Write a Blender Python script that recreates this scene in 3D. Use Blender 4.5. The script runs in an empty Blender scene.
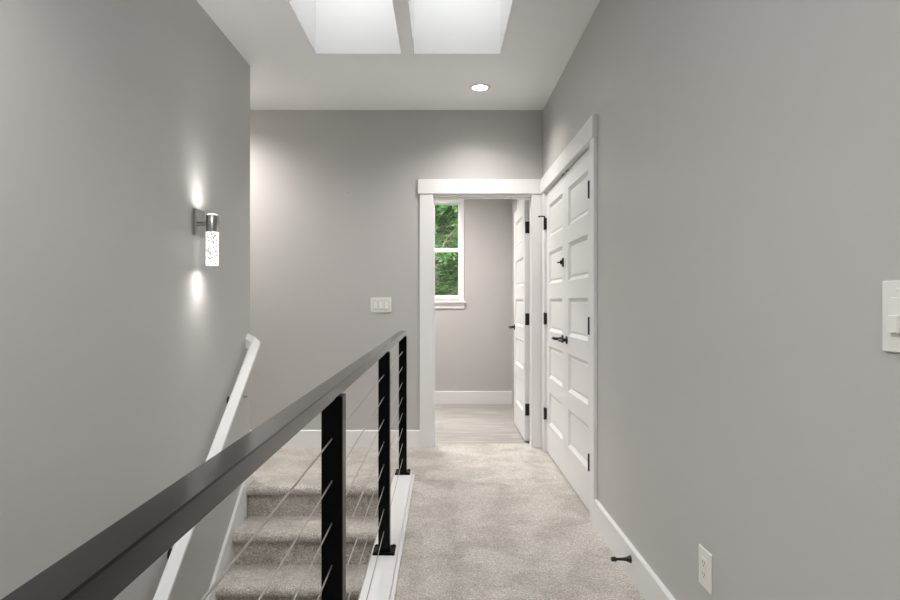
import bpy, bmesh, math, random
from mathutils import Vector, Matrix, noise
random.seed(7)
SC = bpy.context.scene
C = bpy.context.collection
PI = math.pi

# ------------------------------------------------------------ camera
EYE = 1.18
cam_d = bpy.data.cameras.new('camera'); cam = bpy.data.objects.new('camera', cam_d); C.objects.link(cam)
cam.location = (0, 0, EYE); cam.rotation_euler = (PI/2, 0, 0)
cam_d.sensor_width = 36; cam_d.lens = 24.0; cam_d.shift_x = 7/900; cam_d.shift_y = 2/900
cam_d.clip_start = 0.02
SC.camera = cam

# ------------------------------------------------------------ world and exposure
W = bpy.data.worlds.new('sky'); SC.world = W; W.use_nodes = True
wn = W.node_tree.nodes['Background']
wn.inputs['Color'].default_value = (0.97, 0.985, 1.0, 1); wn.inputs['Strength'].default_value = 5.0
SC.view_settings.view_transform = 'Standard'; SC.view_settings.look = 'None'
SC.view_settings.gamma = 1.0; SC.view_settings.exposure = 1.74
SC.view_settings.use_curve_mapping = False
SC.cycles.max_bounces = 12; SC.cycles.diffuse_bounces = 8; SC.cycles.transparent_max_bounces = 16
SC.cycles.sample_clamp_indirect = 8

POWER = dict(downlight=8.5, landing=18, behind=17, sconce_wide=.30, sconce_long=.42, bath=30)

# ------------------------------------------------------------ materials
def mat(name, color, rough=0.5, metal=0.0, spec=0.5, bump=None, coat=0.0, var=None):
    m = bpy.data.materials.new(name); m.use_nodes = True
    nt = m.node_tree; b = nt.nodes['Principled BSDF']
    b.inputs['Base Color'].default_value = (*color, 1)
    b.inputs['Roughness'].default_value = rough; b.inputs['Metallic'].default_value = metal
    b.inputs['Specular IOR Level'].default_value = spec; b.inputs['Coat Weight'].default_value = coat
    tc = nt.nodes.new('ShaderNodeTexCoord')
    if bump:
        sc, st, dist = bump
        n = nt.nodes.new('ShaderNodeTexNoise'); n.inputs['Scale'].default_value = sc; n.inputs['Detail'].default_value = 3
        nt.links.new(tc.outputs['Object'], n.inputs['Vector'])
        bp = nt.nodes.new('ShaderNodeBump'); bp.inputs['Strength'].default_value = st; bp.inputs['Distance'].default_value = dist
        nt.links.new(n.outputs['Fac'], bp.inputs['Height']); nt.links.new(bp.outputs['Normal'], b.inputs['Normal'])
    if var:
        sc, amt = var
        n = nt.nodes.new('ShaderNodeTexNoise'); n.inputs['Scale'].default_value = sc; n.inputs['Detail'].default_value = 4
        nt.links.new(tc.outputs['Object'], n.inputs['Vector'])
        r = nt.nodes.new('ShaderNodeValToRGB')
        r.color_ramp.elements[0].position = 0.3; r.color_ramp.elements[1].position = 0.7
        r.color_ramp.elements[0].color = (*[c*(1-amt) for c in color], 1)
        r.color_ramp.elements[1].color = (*[min(1, c*(1+amt)) for c in color], 1)
        nt.links.new(n.outputs['Fac'], r.inputs['Fac']); nt.links.new(r.outputs['Color'], b.inputs['Base Color'])
    return m

M = {}
M['wall'] = mat('greige_paint', (0.500, 0.494, 0.484), 0.40, spec=0.35, bump=(160, 0.12, 0.002))
M['ceil'] = mat('ceiling_paint', (0.91, 0.92, 0.925), 0.7, spec=0.2, bump=(120, 0.08, 0.002))
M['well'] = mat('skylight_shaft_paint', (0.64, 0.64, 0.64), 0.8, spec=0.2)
M['trim'] = mat('white_trim_paint', (0.80, 0.80, 0.80), 0.32, spec=0.4, bump=(60, 0.04, 0.001))
M['door'] = mat('white_door_paint', (0.78, 0.785, 0.79), 0.35, spec=0.4)
M['plastic'] = mat('white_plastic', (0.80, 0.79, 0.76), 0.3)
M['slot_shade'] = mat('slot_shadow_grey', (0.06, 0.06, 0.06), 0.6)  # flat dark colour painted in as the shade of slots and switch gaps
M['black'] = mat('black_powder_coat', (0.002, 0.002, 0.002), 0.28, spec=0.12, bump=(300, 0.03, 0.001))
M['rail'] = mat('dark_bronze_rail', (0.004, 0.004, 0.0038), 0.16, spec=0.42, bump=(300, 0.02, 0.001))
M['iron'] = mat('oil_rubbed_black', (0.012, 0.011, 0.010), 0.38, metal=0.3)
M['steel'] = mat('stainless_cable', (0.50, 0.48, 0.45), 0.45, metal=1.0)
M['nickel'] = mat('brushed_nickel', (0.50, 0.49, 0.48), 0.22, metal=1.0)
M['bark'] = mat('bark', (0.10, 0.065, 0.045), 0.9, bump=(20, 0.6, 0.02), var=(9, 0.4))
M['soil'] = mat('forest_soil', (0.06, 0.05, 0.03), 0.95, var=(1.5, 0.4))
M['dark'] = mat('closet_inside', (0.35, 0.34, 0.33), 0.8)

def carpet_mat():
    m = bpy.data.materials.new('beige_cut_pile_carpet'); m.use_nodes = True
    nt = m.node_tree; N = nt.nodes; L = nt.links; b = N['Principled BSDF']
    b.inputs['Roughness'].default_value = 0.95; b.inputs['Specular IOR Level'].default_value = 0.1
    b.inputs['Sheen Weight'].default_value = 0.25
    tc = N.new('ShaderNodeTexCoord')
    def nz(scale, det, rough=0.5, dist=0):
        n = N.new('ShaderNodeTexNoise'); n.inputs['Scale'].default_value = scale; n.inputs['Detail'].default_value = det
        n.inputs['Roughness'].default_value = rough; n.inputs['Distortion'].default_value = dist
        L.new(tc.outputs['Object'], n.inputs['Vector']); return n
    big = nz(4.2, 6, 0.68, 0.4); fine = nz(115, 3, 0.7); mid = nz(42, 3, 0.6)
    def ramp(src, p0, p1, c0, c1):
        r = N.new('ShaderNodeValToRGB'); e = r.color_ramp.elements
        e[0].position = p0; e[1].position = p1; e[0].color = (*c0, 1); e[1].color = (*c1, 1)
        L.new(src.outputs['Fac'], r.inputs['Fac']); return r
    r1 = ramp(big, 0.40, 0.56, (0.465, 0.432, 0.388), (0.60, 0.565, 0.517))
    r2 = ramp(fine, 0.36, 0.64, (0.58, 0.56, 0.54), (1.28, 1.3, 1.32))
    r3 = ramp(mid, 0.3, 0.7, (0.86, 0.86, 0.86), (1.1, 1.1, 1.1))
    m1 = N.new('ShaderNodeMixRGB'); m1.blend_type = 'MULTIPLY'; m1.inputs[0].default_value = 1
    m2 = N.new('ShaderNodeMixRGB'); m2.blend_type = 'MULTIPLY'; m2.inputs[0].default_value = 1
    L.new(r1.outputs[0], m1.inputs[1]); L.new(r2.outputs[0], m1.inputs[2])
    L.new(m1.outputs[0], m2.inputs[1]); L.new(r3.outputs[0], m2.inputs[2]); L.new(m2.outputs[0], b.inputs['Base Color'])
    bp = N.new('ShaderNodeBump'); bp.inputs['Strength'].default_value = 0.8; bp.inputs['Distance'].default_value = 0.006
    ad = N.new('ShaderNodeMath'); ad.operation = 'ADD'
    L.new(fine.outputs['Fac'], ad.inputs[0]); L.new(mid.outputs['Fac'], ad.inputs[1])
    L.new(ad.outputs[0], bp.inputs['Height']); L.new(bp.outputs['Normal'], b.inputs['Normal'])
    return m
M['carpet'] = carpet_mat()

def plank_mat():
    m = bpy.data.materials.new('pale_grey_vinyl_plank'); m.use_nodes = True
    nt = m.node_tree; N = nt.nodes; L = nt.links; b = N['Principled BSDF']
    b.inputs['Roughness'].default_value = 0.3
    tc = N.new('ShaderNodeTexCoord')
    br = N.new('ShaderNodeTexBrick'); L.new(tc.outputs['Object'], br.inputs['Vector'])
    br.inputs['Scale'].default_value = 1.0; br.inputs['Brick Width'].default_value = 1.2; br.inputs['Row Height'].default_value = 0.29
    br.inputs['Mortar Size'].default_value = 0.002
    br.inputs['Color1'].default_value = (0.43, 0.41, 0.38, 1); br.inputs['Color2'].default_value = (0.36, 0.345, 0.325, 1)
    br.inputs['Mortar'].default_value = (0.33, 0.31, 0.29, 1)
    mp = N.new('ShaderNodeMapping'); mp.inputs['Scale'].default_value = (1.6, 16, 1); L.new(tc.outputs['Object'], mp.inputs['Vector'])
    n = N.new('ShaderNodeTexNoise'); n.inputs['Scale'].default_value = 1.6; n.inputs['Detail'].default_value = 6; L.new(mp.outputs[0], n.inputs['Vector'])
    r = N.new('ShaderNodeValToRGB'); e = r.color_ramp.elements
    e[0].position = 0.3; e[1].position = 0.7; e[0].color = (0.66, 0.67, 0.68, 1); e[1].color = (1.25, 1.24, 1.22, 1)
    L.new(n.outputs['Fac'], r.inputs['Fac'])
    mx = N.new('ShaderNodeMixRGB'); mx.blend_type = 'MULTIPLY'; mx.inputs[0].default_value = 1
    L.new(br.outputs['Color'], mx.inputs[1]); L.new(r.outputs[0], mx.inputs[2]); L.new(mx.outputs[0], b.inputs['Base Color'])
    return m
M['plank'] = plank_mat()

def glass_mat(name, tint):
    m = bpy.data.materials.new(name); m.use_nodes = True
    nt = m.node_tree; nt.nodes.remove(nt.nodes['Principled BSDF'])
    o = nt.nodes['Material Output']; t = nt.nodes.new('ShaderNodeBsdfTransparent'); g = nt.nodes.new('ShaderNodeBsdfGlossy')
    g.inputs['Roughness'].default_value = 0.02; t.inputs['Color'].default_value = (*tint, 1)
    mx = nt.nodes.new('ShaderNodeMixShader'); mx.inputs[0].default_value = 0.05
    nt.links.new(t.outputs[0], mx.inputs[1]); nt.links.new(g.outputs[0], mx.inputs[2]); nt.links.new(mx.outputs[0], o.inputs['Surface'])
    return m
M['glass'] = glass_mat('window_glass', (0.97, 0.985, 0.98))
M['sky_glass'] = glass_mat('tinted_skylight_glass', (0.56, 0.56, 0.555))

def emit_mat(name, color, strength, bubbles=False):
    m = bpy.data.materials.new(name); m.use_nodes = True
    nt = m.node_tree; b = nt.nodes['Principled BSDF']
    b.inputs['Base Color'].default_value = (0.9, 0.9, 0.9, 1)
    b.inputs['Emission Color'].default_value = (*color, 1); b.inputs['Emission Strength'].default_value = strength
    if bubbles:
        b.inputs['Roughness'].default_value = 0.1
        tc = nt.nodes.new('ShaderNodeTexCoord'); v = nt.nodes.new('ShaderNodeTexVoronoi'); v.inputs['Scale'].default_value = 70
        nt.links.new(tc.outputs['Object'], v.inputs['Vector'])
        r = nt.nodes.new('ShaderNodeValToRGB'); e = r.color_ramp.elements
        e[0].position = 0.22; e[1].position = 0.55; e[0].color = (0.03, 0.03, 0.03, 1); e[1].color = (1, 1, 1, 1)
        nt.links.new(v.outputs['Distance'], r.inputs['Fac'])
        mu = nt.nodes.new('ShaderNodeMath'); mu.operation = 'MULTIPLY'; mu.inputs[1].default_value = strength
        nt.links.new(r.outputs[0], mu.inputs[0]); nt.links.new(mu.outputs[0], b.inputs['Emission Strength'])
    return m
M['lamp'] = emit_mat('downlight_lens', (1.0, 0.96, 0.90), 4)
M['crystal'] = emit_mat('glowing_bubble_glass', (1.0, 0.97, 0.93), .6, True)
_nt = M['crystal'].node_tree; _tr = _nt.nodes.new('ShaderNodeBsdfTransparent'); _mx = _nt.nodes.new('ShaderNodeMixShader'); _mx.inputs[0].default_value = .8
_nt.nodes['Principled BSDF'].inputs['Base Color'].default_value = (.03, .03, .03, 1)
_nt.links.new(_tr.outputs[0], _mx.inputs[1]); _nt.links.new(_nt.nodes['Principled BSDF'].outputs[0], _mx.inputs[2]); _nt.links.new(_mx.outputs[0], _nt.nodes['Material Output'].inputs['Surface'])
M['crystal_rim'] = emit_mat('glowing_glass_rim', (1.0, 0.97, 0.93), 1.5)

def leaf_mat(name, c0, c1):
    m = bpy.data.materials.new(name); m.use_nodes = True
    nt = m.node_tree; o = nt.nodes['Material Output']; b = nt.nodes['Principled BSDF']
    b.inputs['Roughness'].default_value = 0.6
    tc = nt.nodes.new('ShaderNodeTexCoord'); n = nt.nodes.new('ShaderNodeTexNoise'); n.inputs['Scale'].default_value = 3.0
    nt.links.new(tc.outputs['Object'], n.inputs['Vector'])
    r = nt.nodes.new('ShaderNodeValToRGB'); e = r.color_ramp.elements
    e[0].position = 0.35; e[1].position = 0.65; e[0].color = (*c0, 1); e[1].color = (*c1, 1)
    nt.links.new(n.outputs['Fac'], r.inputs['Fac']); nt.links.new(r.outputs[0], b.inputs['Base Color'])
    t = nt.nodes.new('ShaderNodeBsdfTranslucent'); nt.links.new(r.outputs[0], t.inputs['Color'])
    mx = nt.nodes.new('ShaderNodeMixShader'); mx.inputs[0].default_value = 0.4
    nt.links.new(b.outputs[0], mx.inputs[1]); nt.links.new(t.outputs[0], mx.inputs[2]); nt.links.new(mx.outputs[0], o.inputs['Surface'])
    return m
M['slope'] = mat('undergrowth', (0.015, 0.03, 0.01), 0.95, var=(1.2, 0.5))
M['leaf'] = leaf_mat('evergreen_sprays', (0.010, 0.034, 0.010), (0.085, 0.19, 0.045))

# ------------------------------------------------------------ mesh helpers
def add_box(bm, x0, x1, y0, y1, z0, z1, bevel=0.0):
    b2 = bmesh.new(); bmesh.ops.create_cube(b2, size=1)
    for v in b2.verts:
        v.co = Vector(((x0+x1)/2+v.co.x*(x1-x0), (y0+y1)/2+v.co.y*(y1-y0), (z0+z1)/2+v.co.z*(z1-z0)))
    if bevel: bmesh.ops.bevel(b2, geom=b2.edges[:], offset=bevel, segments=2, affect='EDGES', profile=0.5)
    merge(bm, b2)
def merge(bm, b2, mtx=None):
    me = bpy.data.meshes.new('tmp'); b2.to_mesh(me); b2.free()
    if mtx: me.transform(mtx)
    bm.from_mesh(me); bpy.data.meshes.remove(me)
def add_prism(bm, poly, axis, a0, a1):
    """poly of 2-D points, extruded along axis; x: (y,z)  y: (x,z)  z: (x,y)"""
    def P(p, a):
        return {'x': (a, p[0], p[1]), 'y': (p[0], a, p[1]), 'z': (p[0], p[1], a)}[axis]
    A = [bm.verts.new(P(p, a0)) for p in poly]; B = [bm.verts.new(P(p, a1)) for p in poly]
    n = len(poly); fs = [bm.faces.new(A), bm.faces.new(B[::-1])]
    for i in range(n): fs.append(bm.faces.new((A[i], B[i], B[(i+1) % n], A[(i+1) % n])))
    bmesh.ops.recalc_face_normals(bm, faces=fs)
def add_tube(bm, pts, radii, seg=12, flat=1.0, up=Vector((0, 0, 1))):
    pts = [Vector(p) for p in pts]
    if not hasattr(radii, '__len__'): radii = [radii]*len(pts)
    rings = []
    for i, p in enumerate(pts):
        d = (pts[min(i+1, len(pts)-1)]-pts[max(i-1, 0)]).normalized()
        u = up if abs(d.dot(up)) < 0.95 else Vector((1, 0, 0))
        a = d.cross(u).normalized(); b = a.cross(d).normalized()
        rings.append([bm.verts.new(p+a*math.cos(t)*radii[i]*flat+b*math.sin(t)*radii[i]) for t in [2*PI*k/seg for k in range(seg)]])
    fs = []
    for r0, r1 in zip(rings, rings[1:]):
        for k in range(seg):
            f = bm.faces.new((r0[k], r0[(k+1) % seg], r1[(k+1) % seg], r1[k])); f.smooth = True; fs.append(f)
    fs.append(bm.faces.new(rings[0][::-1])); fs.append(bm.faces.new(rings[-1]))
    bmesh.ops.recalc_face_normals(bm, faces=fs)
def add_lathe(bm, prof, origin, axis='z', seg=32, sign=1):
    """prof: (radius, height along the axis)"""
    o = Vector(origin); rings = []
    for r, h in prof:
        ring = []
        for k in range(seg):
            t = 2*PI*k/seg; c, s = r*math.cos(t), r*math.sin(t); h2 = h*sign
            v = {'z': (c, s, h2), 'x': (h2, c, s), 'y': (c, h2, s)}[axis]
            ring.append(bm.verts.new(o+Vector(v)))
        rings.append(ring)
    fs = []
    for r0, r1 in zip(rings, rings[1:]):
        for k in range(seg):
            f = bm.faces.new((r0[k], r0[(k+1) % seg], r1[(k+1) % seg], r1[k])); f.smooth = True; fs.append(f)
    if prof[0][0] > 1e-6: fs.append(bm.faces.new(rings[0][::-1]))
    if prof[-1][0] > 1e-6: fs.append(bm.faces.new(rings[-1]))
    bmesh.ops.recalc_face_normals(bm, faces=fs)
def obj(name, bm, m, parent=None, origin=None, sharp=35):
    me = bpy.data.meshes.new(name); bm.to_mesh(me); bm.free()
    o = bpy.data.objects.new(name, me); C.objects.link(o)
    me.materials.append(M[m] if isinstance(m, str) else m)
    flags = [f.use_smooth for f in me.polygons]
    if any(flags):
        me.set_sharp_from_angle(angle=math.radians(sharp)); me.polygons.foreach_set('use_smooth', flags)
    if parent is not None:
        o.parent = parent; me.transform(parent.matrix_basis.inverted())
    elif origin is not None:
        me.transform(Matrix.Translation(-Vector(origin))); o.location = origin
    return o
def thing(name, label, cat, loc, group=None, kind=None):
    o = bpy.data.objects.new(name, None); C.objects.link(o); o.location = loc
    o.empty_display_size = 0.05
    tag(o, label, cat, group, kind); return o
def tag(o, label, cat, group=None, kind=None):
    o['label'] = label; o['category'] = cat
    if group: o['group'] = group
    if kind: o['kind'] = kind
def struct(name, bm, m, label, cat):
    o = obj(name, bm, m); tag(o, label, cat, kind='structure'); return o
def bx(*a, **k):
    bm = bmesh.new(); add_box(bm, *a, **k); return bm
def lamp(kind, name, loc, energy, color=(1, 0.95, 0.88), rot=(0, 0, 0), **kw):
    d = bpy.data.lights.new(name, kind); d.energy = energy; d.color = color
    for k, v in kw.items(): setattr(d, k, v)
    o = bpy.data.objects.new(name, d); C.objects.link(o); o.location = loc; o.rotation_euler = rot; return o

# ------------------------------------------------------------ key dimensions
XR, XL = 0.813, -1.275          # faces of the right and left walls
YB = 4.878                      # face of the end wall
YC = 3.966                      # end of the left wall
H = 2.74
YK = -2.6                       # wall behind the camera
T = 0.12
YF = 6.98                       # far wall of the room beyond
RX = -0.2685                    # railing centre line
RISE, GO, NOSE0, RIS0 = 0.2, 0.258, 3.825, 3.870
LOW = -2.8

# ------------------------------------------------------------ shell
bm = bmesh.new()
add_box(bm, -0.215, XR+T, YK-T, RIS0, -0.25, 0)
add_box(bm, -3.2, XR+T, RIS0, YB+0.125, -0.25, 0)
struct('floor', bm, 'carpet', 'beige cut pile carpet of the upstairs hall and landing', 'floor')
bm = bx(-1.6, XR+T, YB+0.125, YF+T, -0.25, -0.004)
struct('floor_far_room', bm, 'plank', 'pale grey wood-look plank floor beyond the end doorway', 'floor')
bm = bx(XL-T, XR+T, YK-T, 4.2, LOW-0.15, LOW)
struct('floor_lower', bm, 'carpet', 'carpeted lower floor at the foot of the stairs', 'floor')

SKY = [(-0.802, -0.260), (-0.183, 0.363)]; SY0, SY1, SH = 1.0, 3.774, 3.36
bm = bmesh.new()
add_box(bm, -3.2, XR+T, SY1, YF+T, H, H+0.1)
add_box(bm, -3.2, XR+T, YK-T, SY0, H, H+0.1)
add_box(bm, -3.2, SKY[0][0], SY0, SY1, H, H+0.1)
add_box(bm, SKY[0][1], SKY[1][0], SY0, SY1, H, H+0.1)
add_box(bm, SKY[1][1], XR+T, SY0, SY1, H, H+0.1)
struct('ceiling', bm, 'ceil', 'flat pale ceiling with two skylight openings', 'ceiling')

side = ['left', 'right']
for i, (a, b) in enumerate(SKY):
    root = thing('window_%d' % (i+2), 'bright rectangular skylight, the %s of the two in the ceiling' % side[i], 'skylight', ((a+b)/2, (SY0+SY1)/2, H), kind='structure')
    bm = bmesh.new(); t = 0.03
    q = .002
    add_box(bm, a-t, a+q, SY0-t, SY1+t, H+0.001, SH); add_box(bm, b-q, b+t, SY0-t, SY1+t, H+0.001, SH)
    add_box(bm, a+q, b-q, SY0-t, SY0+q, H+0.001, SH); add_box(bm, a+q, b-q, SY1-q, SY1+t, H+0.001, SH)
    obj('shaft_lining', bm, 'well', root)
    bm = bmesh.new(); f = 0.035
    add_box(bm, a-t, a+f, SY0-t, SY1+t, SH, SH+0.05); add_box(bm, b-f, b+t, SY0-t, SY1+t, SH, SH+0.05)
    add_box(bm, a+f, b-f, SY0-t, SY0+f, SH, SH+0.05); add_box(bm, a+f, b-f, SY1-f, SY1+t, SH, SH+0.05)
    obj('skylight_frame', bm, 'trim', root)
    obj('glass_pane', bx(a+f, b-f, SY0+f, SY1-f, SH+0.02, SH+0.03), 'sky_glass', root)
    lamp('AREA', 'portal', ((a+b)/2, (SY0+SY1)/2, SH+0.06), 1, shape='RECTANGLE', size=b-a, size_y=SY1-SY0).data.cycles.is_portal = True

# walls
bm = bx(XL-T, XL, YK-T, YC, LOW, H)
struct('wall_left', bm, 'wall', 'grey painted wall along the stairs with the sconce on it', 'wall')

CL0, CL1 = 3.262, 4.735         # closet opening along the right wall
DH = 2.055
bm = bmesh.new()
add_box(bm, XR, XR+T, YK-T, CL0, 0, H)
add_box(bm, XR, XR+T, CL1, YB+T, 0, H)
add_box(bm, XR, XR+T, CL0, CL1, DH, H)
struct('wall_right', bm, 'wall', 'grey painted wall on the right with the double closet doors', 'wall')
bm = bmesh.new()
add_box(bm, 1.5, 1.55, CL0-0.2, CL1+0.2, -0.25, 2.5); add_box(bm, XR+T, 1.5, CL0-0.25, CL0-0.2, -0.25, 2.5)
add_box(bm, XR+T, 1.5, CL1+0.2, CL1+0.25, -0.25, 2.5); add_box(bm, XR+T, 1.5, CL0-0.2, CL1+0.2, 2.45, 2.5)
add_box(bm, XR+T, 1.5, CL0-0.2, CL1+0.2, -0.25, 0)
struct('wall_closet', bm, 'dark', 'unlit inside of the closet behind the double doors', 'wall')

DX0, DX1 = -0.094, 0.742        # rough door opening in the end wall
bm = bmesh.new()
add_box(bm, -3.2, DX0, YB, YB+T, 0, H); add_box(bm, DX1, XR, YB, YB+T, 0, H); add_box(bm, DX0, DX1, YB, YB+T, DH, H)
struct('wall_back', bm, 'wall', 'grey painted wall at the end of the hall around the open doorway', 'wall')
bm = bx(-3.32, -3.2, YC-T, YB+T, 0, H); add_box(bm, -3.2, XL-T, YC-T, YC, 0, H)
struct('wall_landing', bm, 'wall', 'grey walls of the passage turning left off the landing', 'wall')

# wall behind the camera
struct('wall_front', bx(XL, XR, YK-T, YK, LOW, H), 'wall', 'grey wall behind the viewer', 'wall')

# stairwell side below the hall floor
bm = bx(-0.30, -0.215, YK, RIS0, LOW, -0.001); add_box(bm, XL+.025, -0.33, YC+.02, YC+.1, LOW, -0.26)
struct('wall_stairwell', bm, 'wall', 'grey wall under the railing on the open side of the stairs', 'wall')

# far room
FX0, FX1 = -1.5, 0.80
GX0, GX1, GZ0, GZ1 = -0.70, 0.178, 1.26, 2.32     # glass limits
bm = bmesh.new(); ox0, ox1, oz0, oz1 = GX0-.03, GX1+.03, GZ0-.04, GZ1+.03
add_box(bm, FX0-T, ox0, YF, YF+T, 0, H); add_box(bm, ox1, XR+T, YF, YF+T, 0, H)
add_box(bm, ox0, ox1, YF, YF+T, 0, oz0); add_box(bm, ox0, ox1, YF, YF+T, oz1, H)
struct('wall_far', bm, 'wall', 'warm grey far wall with the window, seen through the doorway', 'wall')
bm = bmesh.new(); add_box(bm, FX0-T, FX0, YB+T, YF, 0, H); add_box(bm, FX1, FX1+T, YB+T, YF, 0, H)
struct('wall_far_side', bm, 'wall', 'grey side walls of the room beyond the doorway', 'wall')

root = thing('window_1', 'white sash window onto green trees, seen through the open doorway', 'window', (GX1, YF, 1.186), kind='structure')
bm = bmesh.new()
cw = 0.066
add_box(bm, GX1+.012, GX1+cw, YF-.016, YF, 1.186, 2.374, bevel=.002); add_box(bm, GX0-cw, GX0-.012, YF-.016, YF, 1.186, 2.374, bevel=.002)
add_box(bm, GX0-.012, GX1+.012, YF-.016, YF, 2.33, 2.374, bevel=.002)
obj('window_casing', bm, 'trim', root)
bm = bmesh.new()
zm0, zm1 = 1.762, 1.816
def sash(bm, z0, z1, y0, y1, r):
    add_box(bm, GX0-.03, GX0, y0, y1, z0-r, z1+r); add_box(bm, GX1, GX1+.03, y0, y1, z0-r, z1+r)
    add_box(bm, GX0, GX1, y0, y1, z0-r, z0); add_box(bm, GX0, GX1, y0, y1, z1, z1+r)
sash(bm, 1.812, GZ1, YF+.045, YF+.075, .03)
obj('upper_sash', bm, 'trim', root)
bm = bmesh.new(); sash(bm, GZ0, zm0, YF+.012, YF+.042, .04); obj('lower_sash', bm, 'trim', root)
obj('glass_pane', bx(GX0, GX1, YF+.058, YF+.062, zm1, GZ1), 'glass', root)
obj('glass_pane', bx(GX0, GX1, YF+.024, YF+.028, GZ0, zm0), 'glass', root)
bm = bmesh.new()
add_box(bm, GX0-.085, GX1+.085, YF-.045, YF+.012, 1.17, 1.190, bevel=.004)
add_box(bm, GX0-.07, GX1+.07, YF-.016, YF, 1.105, 1.169, bevel=.002)
obj('window_sill', bm, 'trim', root)
bm = bmesh.new(); add_lathe(bm, [(.014, 0), (.014, .008), (.007, .012), (.007, .02), (0, .022)], (.215, YF-.016, 1.91), 'y', 16, -1)
obj('blind_hook', bm, 'plastic', root)

# ------------------------------------------------------------ baseboards and trim
def base_profile(t=0.015, h=0.140):
    return [(0, 0), (t, 0), (t, h-.006), (t-.006, h), (0, h)]
bm = bmesh.new(); add_prism(bm, [(XR-a, z) for a, z in base_profile(.016)], 'y', YK, 3.1655)
struct('baseboard_right', bm, 'trim', 'white baseboard along the right wall', 'baseboard')
bm = bmesh.new(); add_prism(bm, [(YB-a, z) for a, z in base_profile(.016)], 'x', -3.2, -0.1885)
struct('baseboard_back', bm, 'trim', 'white baseboard on the landing wall behind the railing', 'baseboard')
bm = bmesh.new(); add_prism(bm, [(YF-a, z-.004) for a, z in base_profile(.016, .148)], 'x', FX0, FX1)
struct('baseboard_far', bm, 'trim', 'white baseboard under the window beyond the doorway', 'baseboard')
bm = bmesh.new()
add_prism(bm, [(XL+a, z) for a, z in base_profile(.02)], 'y', RIS0-.02, YC+.016)
add_prism(bm, [(YC+a, z) for a, z in base_profile(.016)], 'x', -3.2, XL)
struct('baseboard_left', bm, 'trim', 'short white baseboard wrapping the end of the left wall', 'baseboard')

# end doorway casing
HT0, HT1 = 2.056, 2.174
bm = bmesh.new()
add_box(bm, -0.188, -0.0785, YB-.019, YB, 0, HT0, bevel=.0015)
add_box(bm, 0.716, 0.7945, YB-.019, YB, 0, HT0, bevel=.0015)
add_box(bm, -0.203, 0.7945, YB-.028, YB, HT0, HT1, bevel=.002)
struct('trim_1', bm, 'trim', 'white casing and flat header around the end doorway', 'door trim')
bm = bmesh.new()
add_box(bm, DX0, DX0+.018, YB-.001, YB+T+.004, 0, 2.04); add_box(bm, DX1-.018, DX1, YB-.001, YB+T+.004, 0, 2.04)
add_box(bm, DX0, DX1, YB-.001, YB+T+.004, 2.04, DH)
add_box(bm, DX0+.018, DX0+.028, YB+.04, YB+.075, 0, 2.04); add_box(bm, DX1-.028, DX1-.018, YB+.04, YB+.075, 0, 2.04)
add_box(bm, DX0+.018, DX1-.018, YB+.04, YB+.075, 2.03, 2.04)
struct('trim_2', bm, 'trim', 'white jamb lining the open end doorway', 'door trim')
# closet casing
bm = bmesh.new()
add_box(bm, XR-.018, XR, 4.722, YB-.0195, 0, HT0-.006, bevel=.0015)
add_box(bm, XR-.018, XR, 3.166, 3.254, 0, HT0-.006, bevel=.0015)
add_box(bm, XR-.028, XR, 3.154, YB, HT0-.006, HT1-.006, bevel=.002)
struct('trim_3', bm, 'trim', 'white casing and flat header around the double closet doors', 'door trim')
bm = bmesh.new()
add_box(bm, XR-.001, XR+T, CL0, CL0+.018, 0, 2.045); add_box(bm, XR-.001, XR+T, CL1-.018, CL1, 0, 2.045)
add_box(bm, XR-.001, XR+T, CL0, CL1, 2.048, DH-.0005)
struct('trim_4', bm, 'trim', 'white jamb lining the closet opening', 'door trim')
bm = bmesh.new()
add_box(bm, FX1-.02, FX1, 6.20, 6.33, 0, 2.42); add_box(bm, FX1-.02, FX1, 5.5, 6.20, 2.3, 2.42); add_box(bm, FX1-.012, FX1, 5.5, 6.2, 0, 2.3)
struct('trim_5', bm, 'trim', 'white trim on the side wall behind the open door', 'door trim')

# ------------------------------------------------------------ curb under the railing
bm = bmesh.new()
add_box(bm, -0.327, -0.209, YK, 4.075, 0.0, 0.036, bevel=.0025)
add_box(bm, -0.209, -0.192, YK, 4.068, 0.0, 0.014, bevel=.002)
add_box(bm, -0.327, -0.3005, YK, RIS0-.03, -0.24, 0.0)
struct('trim_6', bm, 'trim', 'white board curb running under the cable railing', 'curb')

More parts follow.
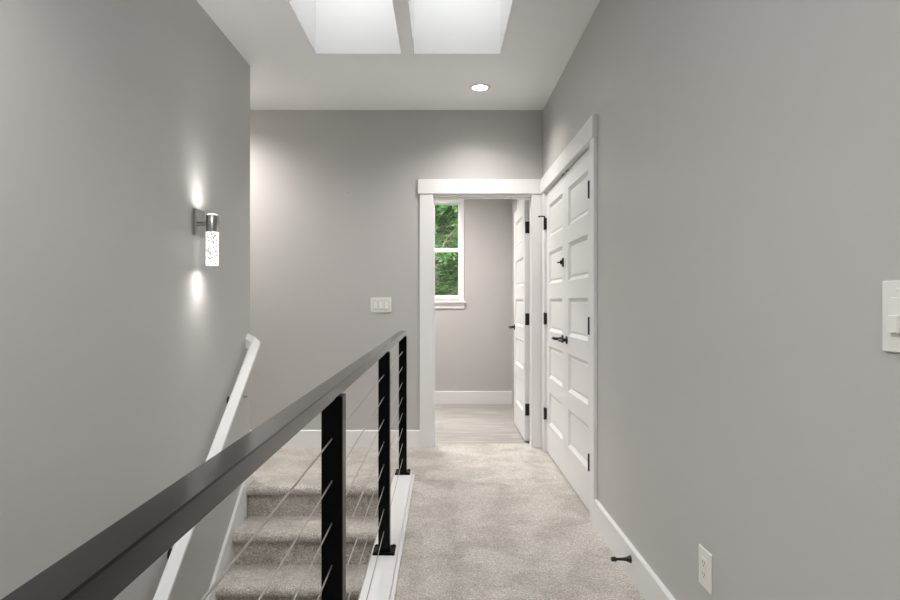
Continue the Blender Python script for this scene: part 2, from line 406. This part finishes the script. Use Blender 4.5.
# ------------------------------------------------------------ stairs
stairs = thing('staircase', 'beige carpeted stairs going down beside the left wall', 'staircase', (-0.79, NOSE0, 0))
def jitter(v, a):
    n = noise.noise_vector(v*38)
    return v+Vector((0, n.y, n.z))*a
def step_mesh(k):
    zt = -RISE*k; yn = NOSE0-GO*k; yr = RIS0-GO*k; yb = RIS0-GO*(k-1) if k else RIS0
    r = 0.03; prof = [(yb, zt)]
    n = 8
    for i in range(1, n): prof.append((yb+(yn+r-yb)*i/n, zt))
    for i in range(0, 13):
        t = PI/2+PI*i/12; prof.append((yn+r+r*math.cos(t), zt-r+r*math.sin(t)*1.0))
    prof += [(yr-.004, zt-.0605), (yr, zt-.066)]
    for i in range(1, 6): prof.append((yr, zt-.066-(RISE-.066)*i/5))
    return prof
for k in range(0, 14):
    prof = step_mesh(k); bm = bmesh.new(); x0, x1 = XL+.021, -0.328; nx = 90 if k < 5 else 20
    rows = []
    for p in prof:
        rows.append([bm.verts.new(jitter(Vector((x0+(x1-x0)*j/nx, p[0], p[1])), .0035)) for j in range(nx+1)])
    for a, b in zip(rows, rows[1:]):
        for j in range(nx):
            f = bm.faces.new((a[j], a[j+1], b[j+1], b[j])); f.smooth = True
    # rough underside so that the step has thickness
    yb = prof[0][0]; base = []
    for row, y in ((rows[-1], prof[-1][0]), (rows[0], yb)):
        pass
    u = [bm.verts.new((x0+(x1-x0)*j/nx, yb if k else RIS0+.04, prof[-1][1])) for j in range(nx+1)]
    for j in range(nx):
        bm.faces.new((rows[-1][j], rows[-1][j+1], u[j+1], u[j])); bm.faces.new((u[j], u[j+1], rows[0][j+1], rows[0][j]))
    for e in (0, -1):
        bm.faces.new([r[e] for r in rows]+[u[e]])
    bmesh.ops.recalc_face_normals(bm, faces=bm.faces[:])
    obj('carpeted_step', bm, 'carpet', stairs, sharp=80)
S = RISE/GO
def skirt(xa, xb, name):
    bm = bmesh.new()
    def zl(y): return (y-NOSE0)*S+0.052
    ya = RIS0-GO*13.5
    poly = [(ya, zl(ya)), (3.938, 0.139), (3.938, -0.02), (RIS0-.02, -0.30), (ya+.3, zl(ya)-.30+.2), (ya, zl(ya)-.35)]
    add_prism(bm, poly, 'x', xa, xb)
    return obj(name, bm, 'trim', stairs)
bm = bmesh.new(); ya = 0.55
zl = lambda y: (y-NOSE0)*S+0.052
add_prism(bm, [(ya, zl(ya)), (RIS0-.021, zl(RIS0-.021)), (RIS0-.021, -0.36), (ya, zl(ya)-.45)], 'x', XL+.001, XL+.0195)
obj('skirt_board', bm, 'trim', stairs)

# ------------------------------------------------------------ cable railing
PY = [-2.35, -1.075, 0.20, 1.475, 2.755, 4.015]
ZR = EYE-0.1939
rail = thing('cable_railing', 'black metal railing with steel cables between the hall and the stairs', 'railing', (RX, 1.4, 0.036))
bm = bmesh.new()
hw = .0217
poly = [(RX-hw, ZR-.026), (RX-hw, ZR-.002), (RX-hw+.002, ZR), (RX+hw-.002, ZR), (RX+hw, ZR-.002), (RX+hw, ZR-.026), (RX+hw-.006, ZR-.0265), (RX+hw-.006, ZR-.034), (RX-hw+.006, ZR-.034), (RX-hw+.006, ZR-.0265)]
add_prism(bm, poly, 'y', YK, 4.05)
obj('handrail', bm, 'rail', rail, sharp=60)
for y in PY:
    p = obj('post', bx(RX-.026, RX+.026, y-.026, y+.026, 0.044, ZR-.0342, bevel=.003), 'black', rail)
    bm = bx(RX-.05, RX+.05, y-.05, y+.05, 0.0362, 0.0462, bevel=.002)
    add_box(bm, RX-.031, RX+.031, y-.031, y+.031, .046, .051, bevel=.002)
    bp = bpy.data.objects.new('base_plate', None)
    me_o = obj('base_plate', bm, 'black'); me_o.parent = p; me_o.data.transform((rail.matrix_basis @ p.matrix_basis).inverted())
    bpy.data.objects.remove(bp)
    for sx in (-1, 1):
        for sy in (-1, 1):
            b2 = bmesh.new(); add_lathe(b2, [(.0075, 0), (.0075, .003), (.004, .006), (0, .0065)], (RX+sx*.039, y+sy*.039, .046), 'z', 8)
            q = obj('bolt', b2, 'iron'); q.parent = p; q.data.transform((rail.matrix_basis @ p.matrix_basis).inverted())
for i in range(8):
    z = 0.849-0.1018*i; bm = bmesh.new()
    for y0, y1 in zip([YK]+PY, PY):
        n = 5; pts = []
        for j in range(n+1):
            t = j/n; pts.append((RX, y0+(y1-y0)*t, z-.002*math.sin(PI*t)))
        add_tube(bm, pts, .0019, 8)
    obj('cable', bm, 'steel', rail)

# ------------------------------------------------------------ wall handrail
hr = thing('wall_handrail', 'white handrail sloping down the left wall above the stairs', 'handrail', (XL, 3.4, 0.5))
xl, xr = -1.235, -1.192
zt0 = -2.082+.003; zb0 = -2.139+.003
def hsec(y):
    zt, zb = S*y+zt0, S*y+zb0
    return [(xl-.004, y, zt), (xl+.004, y, zt+.001), (xr, y, zt-.036), (xr, y, zb), (xl-.004, y, zb)]
bm = bmesh.new()
ye, ys = 3.915, 0.7
A = [bm.verts.new(p) for p in hsec(ye)]; B = [bm.verts.new(p) for p in hsec(ys)]
bm.faces.new(A[::-1]); bm.faces.new(B)
for i in range(5): bm.faces.new((A[i], A[(i+1) % 5], B[(i+1) % 5], B[i]))
bmesh.ops.recalc_face_normals(bm, faces=bm.faces[:])
n = len(bm.faces)
# return to the wall at the top end
zt = S*ye+zt0; zb = S*ye+zb0; t = .045
q = [(ye-t, zt-S*t), (ye, zt), (ye, zb), (ye-t, zb-S*t)]
P0 = [bm.verts.new((XL, y, z+.022)) for y, z in q]; P1 = [bm.verts.new((xl, y, z)) for y, z in q]
fs = [bm.faces.new(P0), bm.faces.new(P1[::-1])]+[bm.faces.new((P0[i], P1[i], P1[(i+1) % 4], P0[(i+1) % 4])) for i in range(4)]
bmesh.ops.recalc_face_normals(bm, faces=fs)
obj('rail', bm, 'trim', hr, sharp=20)
for y in (3.56, 2.80, 1.9, 1.0):
    zb = S*y+zb0; bm = bmesh.new()
    add_lathe(bm, [(.026, 0), (.026, .004), (.014, .008), (.009, .012)], (XL, y, zb-.03), 'x', 20)
    add_tube(bm, [(XL+.008, y, zb-.03), (XL+.035, y, zb-.034), (XL+.055, y, zb-.026), (XL+.061, y, zb-.004)], .007, 10)
    add_prism(bm, [(y-.025, zb-.025*S-.004), (y+.025, zb+.025*S-.004), (y+.025, zb+.025*S), (y-.025, zb-.025*S)], 'x', XL+.045, XL+.075)
    obj('bracket', bm, 'iron', hr)
bm = bmesh.new(); add_lathe(bm, [(.010, 0), (.010, .004), (.006, .007), (.006, .018), (.008, .022), (0, .024)], (XL, 3.835, .575), 'x', 16)
o = obj('wall_peg', bm, 'nickel', origin=(XL, 3.835, .575)); tag(o, 'tiny silver peg on the left wall just behind the white handrail', 'peg')

# ------------------------------------------------------------ doors
def leaf_bm(w, h, t, F, s=0.096, both=True):
    """five panel door; F(u, v, n) gives a point: u across, v up, n out of the front face (0) to the back (-t)"""
    bm = bmesh.new()
    tops = [1.924, 1.564, 1.204, 0.844, 0.484]; ph = 0.245
    vs = [0.0]
    for tp in tops[::-1]: vs += [tp-ph-.012, tp-.012]
    vs.append(h); us = [0, s, w-s, w]
    vc = {}
    def V(u, v, n):
        k = (round(u, 4), round(v, 4), round(n, 4))
        if k not in vc: vc[k] = bm.verts.new(F(u, v, n))
        return vc[k]
    for n0, sg in ((0, 1), (-t, -1)):
        for i in range(3):
            for j in range(len(vs)-1):
                u0, u1, v0, v1 = us[i], us[i+1], vs[j], vs[j+1]
                if i == 1 and j % 2 == 1:
                    loops = []
                    for ins, d in ((0, 0), (.003, .004), (.020, .015), (.026, .015), (.034, .011)):
                        n = n0-sg*d; a0, a1, b0, b1 = u0+ins, u1-ins, v0+ins, v1-ins
                        loops.append([V(a0, b0, n), V(a1, b0, n), V(a1, b1, n), V(a0, b1, n)])
                    for p, q in zip(loops, loops[1:]):
                        for k in range(4): bm.faces.new((p[k], p[(k+1) % 4], q[(k+1) % 4], q[k]))
                    bm.faces.new(loops[-1])
                else:
                    bm.faces.new((V(u0, v0, n0), V(u1, v0, n0), V(u1, v1, n0), V(u0, v1, n0)))
    for j in range(len(vs)-1):
        for u in (0, w): bm.faces.new((V(u, vs[j], 0), V(u, vs[j+1], 0), V(u, vs[j+1], -t), V(u, vs[j], -t)))
    for i in range(3):
        for v in (0, h): bm.faces.new((V(us[i], v, 0), V(us[i+1], v, 0), V(us[i+1], v, -t), V(us[i], v, -t)))
    bmesh.ops.recalc_face_normals(bm, faces=bm.faces[:])
    return bm
def lever(root, x, y, z, ydir):
    """rose on a face looking towards -x, lever pointing along ydir"""
    bm = bmesh.new(); add_lathe(bm, [(.0265, 0), (.0265, .004), (.024, .008), (.012, .010), (.0105, .030)], (x, y, z), 'x', 24, -1)
    r = obj('handle_rose', bm, 'iron', root)
    bm = bmesh.new()
    pts = [(x-.010, y, z), (x-.045, y, z), (x-.053, y+ydir*.012, z), (x-.055, y+ydir*.04, z+.002), (x-.054, y+ydir*.075, z+.001), (x-.052, y+ydir*.105, z-.006)]
    add_tube(bm, pts, [.0095, .0100, .0110, .0100, .0085, .0065], 12)
    obj('lever_handle', bm, 'iron', root)
def barrel_hinge(root, x, y, z, stop=False):
    bm = bmesh.new(); add_lathe(bm, [(0, -.050), (.004, -.048), (.0068, -.045), (.0068, .045), (.004, .048), (0, .050)], (x, y, z), 'z', 14)
    add_box(bm, x-.001, x+.017, y-.010, y+.010, z-.044, z+.044)
    obj('hinge', bm, 'iron', root)
    if stop:
        bm = bmesh.new(); add_tube(bm, [(x, y, z+.046), (x, y, z+.056), (x-.018, y-.012, z+.058), (x-.045, y-.03, z+.054)], [.006, .006, .005, .0045], 10)
        add_lathe(bm, [(.009, 0), (.009, .008), (.004, .010)], (x-.045, y-.03, z+.048), 'z', 12)
        obj('hinge_stop', bm, 'iron', root)
XD = 0.816
def closet(y0, y1, n, label, hinge_far):
    root = thing('door_%d' % n, label, 'door', (XD, (y0+y1)/2, 0.012), kind='structure')
    obj('door_leaf', leaf_bm(y1-y0, 2.026, .035, lambda u, v, m: (XD-m, y0+u, v+.012)), 'door', root)
    yh = y1+.003 if hinge_far else y0-.003
    for z in (1.795, 1.05, 0.303): barrel_hinge(root, XD-.018, yh, z, stop=hinge_far and z > 1.5)
    yl = y0+.085 if hinge_far else y1-.055
    lever(root, XD, y0+.075 if hinge_far else y1-.055, 0.93, 1 if hinge_far else -1)
    return root
YS = 4.006
d_far = closet(YS+.0015, 4.716, 1, 'white five-panel closet door, the far leaf of the pair beside the end doorway', True)
d_near = closet(3.283, YS-.0015, 2, 'white five-panel closet door, the near leaf of the pair on the right wall', False)
# surface latch on the far leaf
bm = bmesh.new()
add_box(bm, XD-.008, XD, 4.052, 4.092, 1.419, 1.479, bevel=.002)
add_tube(bm, [(XD-.006, 4.072, 1.449), (XD-.026, 4.072, 1.449), (XD-.042, 4.074, 1.449)], [.006, .005, .004], 10)
add_tube(bm, [(XD-.015, 4.072, 1.435), (XD-.015, 4.072, 1.463)], .007, 10)
obj('latch', bm, 'iron', d_far)
for root, y in ((d_far, 4.08), (d_near, 3.955)):
    bm = bx(XD-.002, XD+.02, y-.025, y+.025, 2.0385, 2.0475, bevel=.001)
    obj('ball_catch', bm, 'iron', root)

# open door into the far room, hinged on the right jamb
XO = 0.687
root = thing('door_3', 'white five-panel door standing open into the room at the hall end', 'door', (XO, 5.05, 0.012), kind='structure')
obj('door_leaf', leaf_bm(.762, 2.024, .038, lambda u, v, m: (XO-m, 5.045+u, v+.014), s=.11), 'door', root)
for z in (1.807, 1.035, 0.275):
    bm = bmesh.new()
    add_box(bm, XO+.004, XO+.046, 5.042, 5.0448, z-.05, z+.05, bevel=.001)
    add_lathe(bm, [(0, -.053), (.0065, -.048), (.0065, .048), (0, .053)], (XO+.045, 5.035, z), 'z', 12)
    obj('hinge', bm, 'iron', root)
lever(root, XO, 5.745, 0.94, -1)

# ------------------------------------------------------------ wall plates
def rocker_gang(root, F, u, w=.032, h=.064):
    """F maps (u, v, n) boxes"""
    obj('rocker_switch', F(u-w/2, u+w/2, -h/2, h/2, .005, .0105, .0015), 'plastic', root)
    obj('rocker_switch_lip', F(u-w/2+.002, u+w/2-.002, -h/2+.002, -h/2+.014, .0105, .0118, .0005), 'plastic', root)
SX, SZ = -0.504, 1.156
root = thing('light_switch', 'white three-gang light switch plate on the end wall left of the doorway', 'light switch', (SX, YB, SZ))
def FB(u0, u1, v0, v1, n0, n1, bev): return bx(SX+u0, SX+u1, YB-n1, YB-n0, SZ+v0, SZ+v1, bevel=bev)
obj('switch_plate', FB(-.083, .083, -.0605, .0605, 0, .006, .002), 'plastic', root)
for u in (-.046, 0, .046):
    obj('recess_shade', FB(u-.0175, u+.0175, -.034, .034, .0055, .0063, .0002), M['slot_shade'], root)
    bm = bmesh.new(); y = YB
    add_prism(bm, [(y-.006, SZ-.032), (y-.0125, SZ-.032), (y-.0075, SZ+.032), (y-.006, SZ+.032)], 'x', SX+u-.0158, SX+u+.0158)
    obj('rocker_switch', bm, 'plastic', root)

LY, LZ = 1.043, 1.1545
root = thing('light_switch', 'large white dimmer switch plate on the right wall at the picture edge', 'light switch', (XR, LY, LZ))
def FR(u0, u1, v0, v1, n0, n1, bev): return bx(XR-n1, XR-n0, LY+u0, LY+u1, LZ+v0, LZ+v1, bevel=bev)
obj('switch_plate', FR(-.059, .059, -.064, .064, 0, .0065, .0015), 'plastic', root)
for u in (.023, -.023):
    obj('switch_bezel', FR(u-.0165, u+.0165, -.0335, .0335, .006, .0078, .0008), 'plastic', root)
    obj('toggle', FR(u-.012, u+.012, -.030, .002, .0075, .0150, .0015), 'plastic', root)
    for v in (-.048, .048):
        bm = bmesh.new(); add_lathe(bm, [(.0035, 0), (.0035, .0006), (.0025, .0012)], (XR-.0063, LY+u, LZ+v), 'x', 12, -1); obj('screw', bm, 'plastic', root)

OY, OZ = 1.853, 0.356
root = thing('wall_outlet', 'white double electrical outlet low on the right wall', 'outlet', (XR, OY, OZ))
def FO(u0, u1, v0, v1, n0, n1, bev): return bx(XR-n1, XR-n0, OY+u0, OY+u1, OZ+v0, OZ+v1, bevel=bev)
obj('outlet_plate', FO(-.043, .043, -.0605, .0605, 0, .006, .0025), 'plastic', root)
obj('receptacle', FO(-.0165, .0165, -.0335, .0335, .0055, .0085, .001), 'plastic', root)
for v in (-.018, .018):
    bm = FO(-.0075, -.0055, v-.002, v+.007, .0084, .0089, 0); 
    for a in ((.0055, .0075, v-.002, v+.006), (-.002, .002, v-.010, v-.006)):
        merge(bm, FO(*a, .0084, .0089, 0))
    obj('socket_slots', bm, 'slot_shade', root)

# door stop on the right baseboard
bm = bmesh.new(); dx, dy, dz = XR-.016, 2.548, .088
add_lathe(bm, [(.0165, 0), (.0165, .003), (.0125, .010), (.0085, .020), (.0065, .035), (.0058, .058), (.0062, .062), (.0098, .063), (.0098, .078), (.008, .083), (0, .084)], (dx, dy, dz), 'x', 24, -1)
root = obj('door_stop', bm, 'iron', origin=(dx, dy, dz)); tag(root, 'black cone-shaped door stop sticking out of the right baseboard', 'door stop')

bm = bmesh.new(); add_tube(bm, [(-.772, YB+.001, 2.064), (-.772, YB-.014, 2.070)], .0018, 8); add_lathe(bm, [(.004, 0), (.004, .0015), (0, .002)], (-.772, YB-.013, 2.0696), 'y', 10, -1)
o = obj('picture_nail', bm, 'nickel', origin=(-.772, YB, 2.066)); tag(o, 'tiny nail left in the end wall high above the switch plate', 'nail')

# ------------------------------------------------------------ recessed lights, one seen and the rest added
def downlight(x, y, label, power, tint=(1, .94, .90), cone=160, group=None):
    root = thing('recessed_light', label, 'ceiling light', (x, y, H), group)
    bm = bmesh.new(); add_lathe(bm, [(.080, -.0005), (.080, -.003), (.074, -.007), (.060, -.005), (.054, -.0015)], (x, y, H), 'z', 48)
    obj('trim_ring', bm, 'plastic', root)
    bm = bmesh.new(); add_lathe(bm, [(.0535, -.0008), (.0535, -.003), (.04, -.0045), (0, -.005)], (x, y, H), 'z', 48)
    obj('lens', bm, 'lamp', root)
    l = lamp('SPOT', 'downlight_beam', (x, y, H-.012), power*PI, color=tint, spot_size=math.radians(cone), spot_blend=.9, shadow_soft_size=.12)
    return root
downlight(0.269, 4.364, 'lit round recessed ceiling light in front of the end doorway', POWER['downlight'], cone=145)
downlight(-1.95, 4.42, 'unseen light added in the passage ceiling left of the landing', POWER['landing'])  # out of view, added for the glow at the left of the end wall
downlight(0.25, -0.9, 'unseen ceiling light added behind the viewer as fill', POWER['behind'], (1, .98, .96))  # invented fill from behind the camera
downlight(-0.8, 0.9, 'unseen fill light added in the ceiling above the lower stairs', POWER['behind'], (1, .98, .96))  # added above the frame to brighten the hall and stairs
downlight(-0.35, 5.95, 'unseen light added in the ceiling of the room beyond the doorway', POWER['bath'], (1, .92, .88))  # hidden lamp added to warm and brighten the far room walls

# ------------------------------------------------------------ wall sconce
YW, ZW, XS = 3.113, 1.59, -1.197
sc = thing('wall_sconce', 'lit nickel wall sconce with bubbled glass cylinder on the left wall', 'wall lamp', (XL, YW, ZW))
obj('back_plate', bx(XL, XL+.018, YW-.058, YW+.058, ZW-.068, ZW+.068, bevel=.0025), 'nickel', sc)
bm = bmesh.new(); add_box(bm, XL+.017, XS-.025, YW-.012, YW+.012, ZW-.004, ZW+.006, bevel=.001)
add_tube(bm, [(XL+.017, YW, ZW-.012), (XS-.02, YW, ZW-.012)], .004, 10)
obj('arm', bm, 'nickel', sc)
bm = bmesh.new(); add_lathe(bm, [(.027, .045), (.0305, .045), (.0315, .043), (.0315, -.041), (.0295, -.043), (.027, -.043)], (XS, YW, ZW-.005), 'z', 40)
obj('metal_sleeve', bm, 'nickel', sc)
bm = bmesh.new(); add_lathe(bm, [(.0262, -.0425), (.0262, .047), (.023, .0495), (0, .0495)], (XS, YW, ZW-.005), 'z', 32)
obj('glass_top', bm, 'crystal_rim', sc)
bm = bmesh.new(); add_lathe(bm, [(.0305, -.0435), (.0315, -.046), (.0315, -.212), (.029, -.2165), (0, -.217)], (XS, YW, ZW-.005), 'z', 40)
obj('glass_cylinder', bm, 'crystal', sc)
for nm, z, rx in (('sconce_up', ZW+.048, PI), ('sconce_down', ZW-.226, 0)):
    lamp('SPOT', nm, (XS, YW, z), POWER['sconce_wide']*PI, color=(1, .96, .92), rot=(rx, 0, 0), spot_size=math.radians(168), spot_blend=.8, shadow_soft_size=.025)
    lamp('SPOT', nm+'_beam', (XS, YW, z), POWER['sconce_long']*PI, color=(1, .96, .92), rot=(rx, 0, 0), spot_size=math.radians(100), spot_blend=1, shadow_soft_size=.025)

# ------------------------------------------------------------ trees outside
bm = bmesh.new(); add_prism(bm, [(7.4, -3.4), (60, -3.4), (60, 24), (46, 24), (20, -2.6), (7.4, -3.0)], 'x', -40, 40)  # hillside added to shut out the bright sky between the trees
struct('ground', bm, 'slope', 'dark green slope added outside behind the evergreens to block the sky', 'ground')
def tree_foliage(seed, h):
    rnd = random.Random(seed); bm = bmesh.new(); tw = bmesh.new()
    nb = 120
    for b in range(nb):
        z = 1.6+(h-2.0)*(b/nb); L = 2.0*(1-b/nb)**.6+.4; a = b*2.399+rnd.uniform(-.3, .3)
        d = Vector((math.cos(a), math.sin(a), 0)); p0 = Vector((0, 0, z))
        pts = []
        for i in range(9):
            t = i/8; pts.append(p0+d*L*t+Vector((0, 0, .12*t-L*.42*t*t)))
        add_tube(tw, pts, [.022*(1-i/9)+.004 for i in range(9)], 5)
        side = d.cross(Vector((0, 0, 1)))
        for i in range(26):
            t = .14+.86*i/25; c = pts[min(7, int(t*8))].lerp(pts[min(8, int(t*8)+1)], t*8-int(t*8) if t < 1 else 1)
            for s in (-1, 1):
                tl = (.42*(1-t)+.13)*rnd.uniform(.7, 1.2)
                td = (side*s+d*rnd.uniform(.4, .9)+Vector((0, 0, rnd.uniform(-.5, .0)))).normalized()
                for q in range(6):
                    u = (q+.6)/6; c2 = c+td*tl*u+Vector((0, 0, -.16*u*u*tl/.3))
                    ll = .12*rnd.uniform(.6, 1.2); ww = .02
                    for s2 in (-1, 1):
                        ld = (td+side.cross(td)*0+Vector((rnd.uniform(-.5, .5), rnd.uniform(-.5, .5), rnd.uniform(-.6, .1)))+td.cross(Vector((0, 0, 1)))*s2*.8).normalized()
                        nn = ld.cross(Vector((rnd.uniform(-.4, .4), rnd.uniform(-.4, .4), 1))).normalized()*ww
                        vs = [bm.verts.new(c2), bm.verts.new(c2+ld*ll*.5+nn), bm.verts.new(c2+ld*ll), bm.verts.new(c2+ld*ll*.5-nn)]
                        bm.faces.new(vs)
    return bm, tw
fo, tw = tree_foliage(3, 8.5)
src = thing('evergreen_tree', 'green evergreen tree filling the view through the small window', 'tree', (0.35, 10.4, -3.0), 'evergreens outside the window')
def child_local(name, bm, m, parent):
    me = bpy.data.meshes.new(name); bm.to_mesh(me); bm.free(); me.materials.append(M[m]); o = bpy.data.objects.new(name, me); C.objects.link(o); o.parent = parent; return o
tr = bmesh.new(); add_tube(tr, [(0, 0, 0), (.02, 0, 2), (0, .02, 5), (0, 0, 8.6)], [.17, .14, .09, .02], 14)
child_local('trunk', tr, 'bark', src); child_local('foliage', fo, 'leaf', src); child_local('branches', tw, 'bark', src)
for (x, y, r, s, lab) in ((-2.6, 15.6, 1.1, 1.15, 'green evergreen tree further back on the left outside the window'),
                          (3.2, 16.2, 4.0, 1.1, 'green evergreen tree further back on the right outside the window'),
                          (0.2, 21.5, 2.3, 1.3, 'green evergreen tree furthest back on the slope outside')):
    r2 = src.copy(); C.objects.link(r2); r2.location = (x, y, -3.0 if y < 20 else -2.3); r2.rotation_euler = (0, 0, r); r2.scale = (s, s, s); r2['label'] = lab
    for ch in list(src.children):
        c = ch.copy(); C.objects.link(c); c.parent = r2
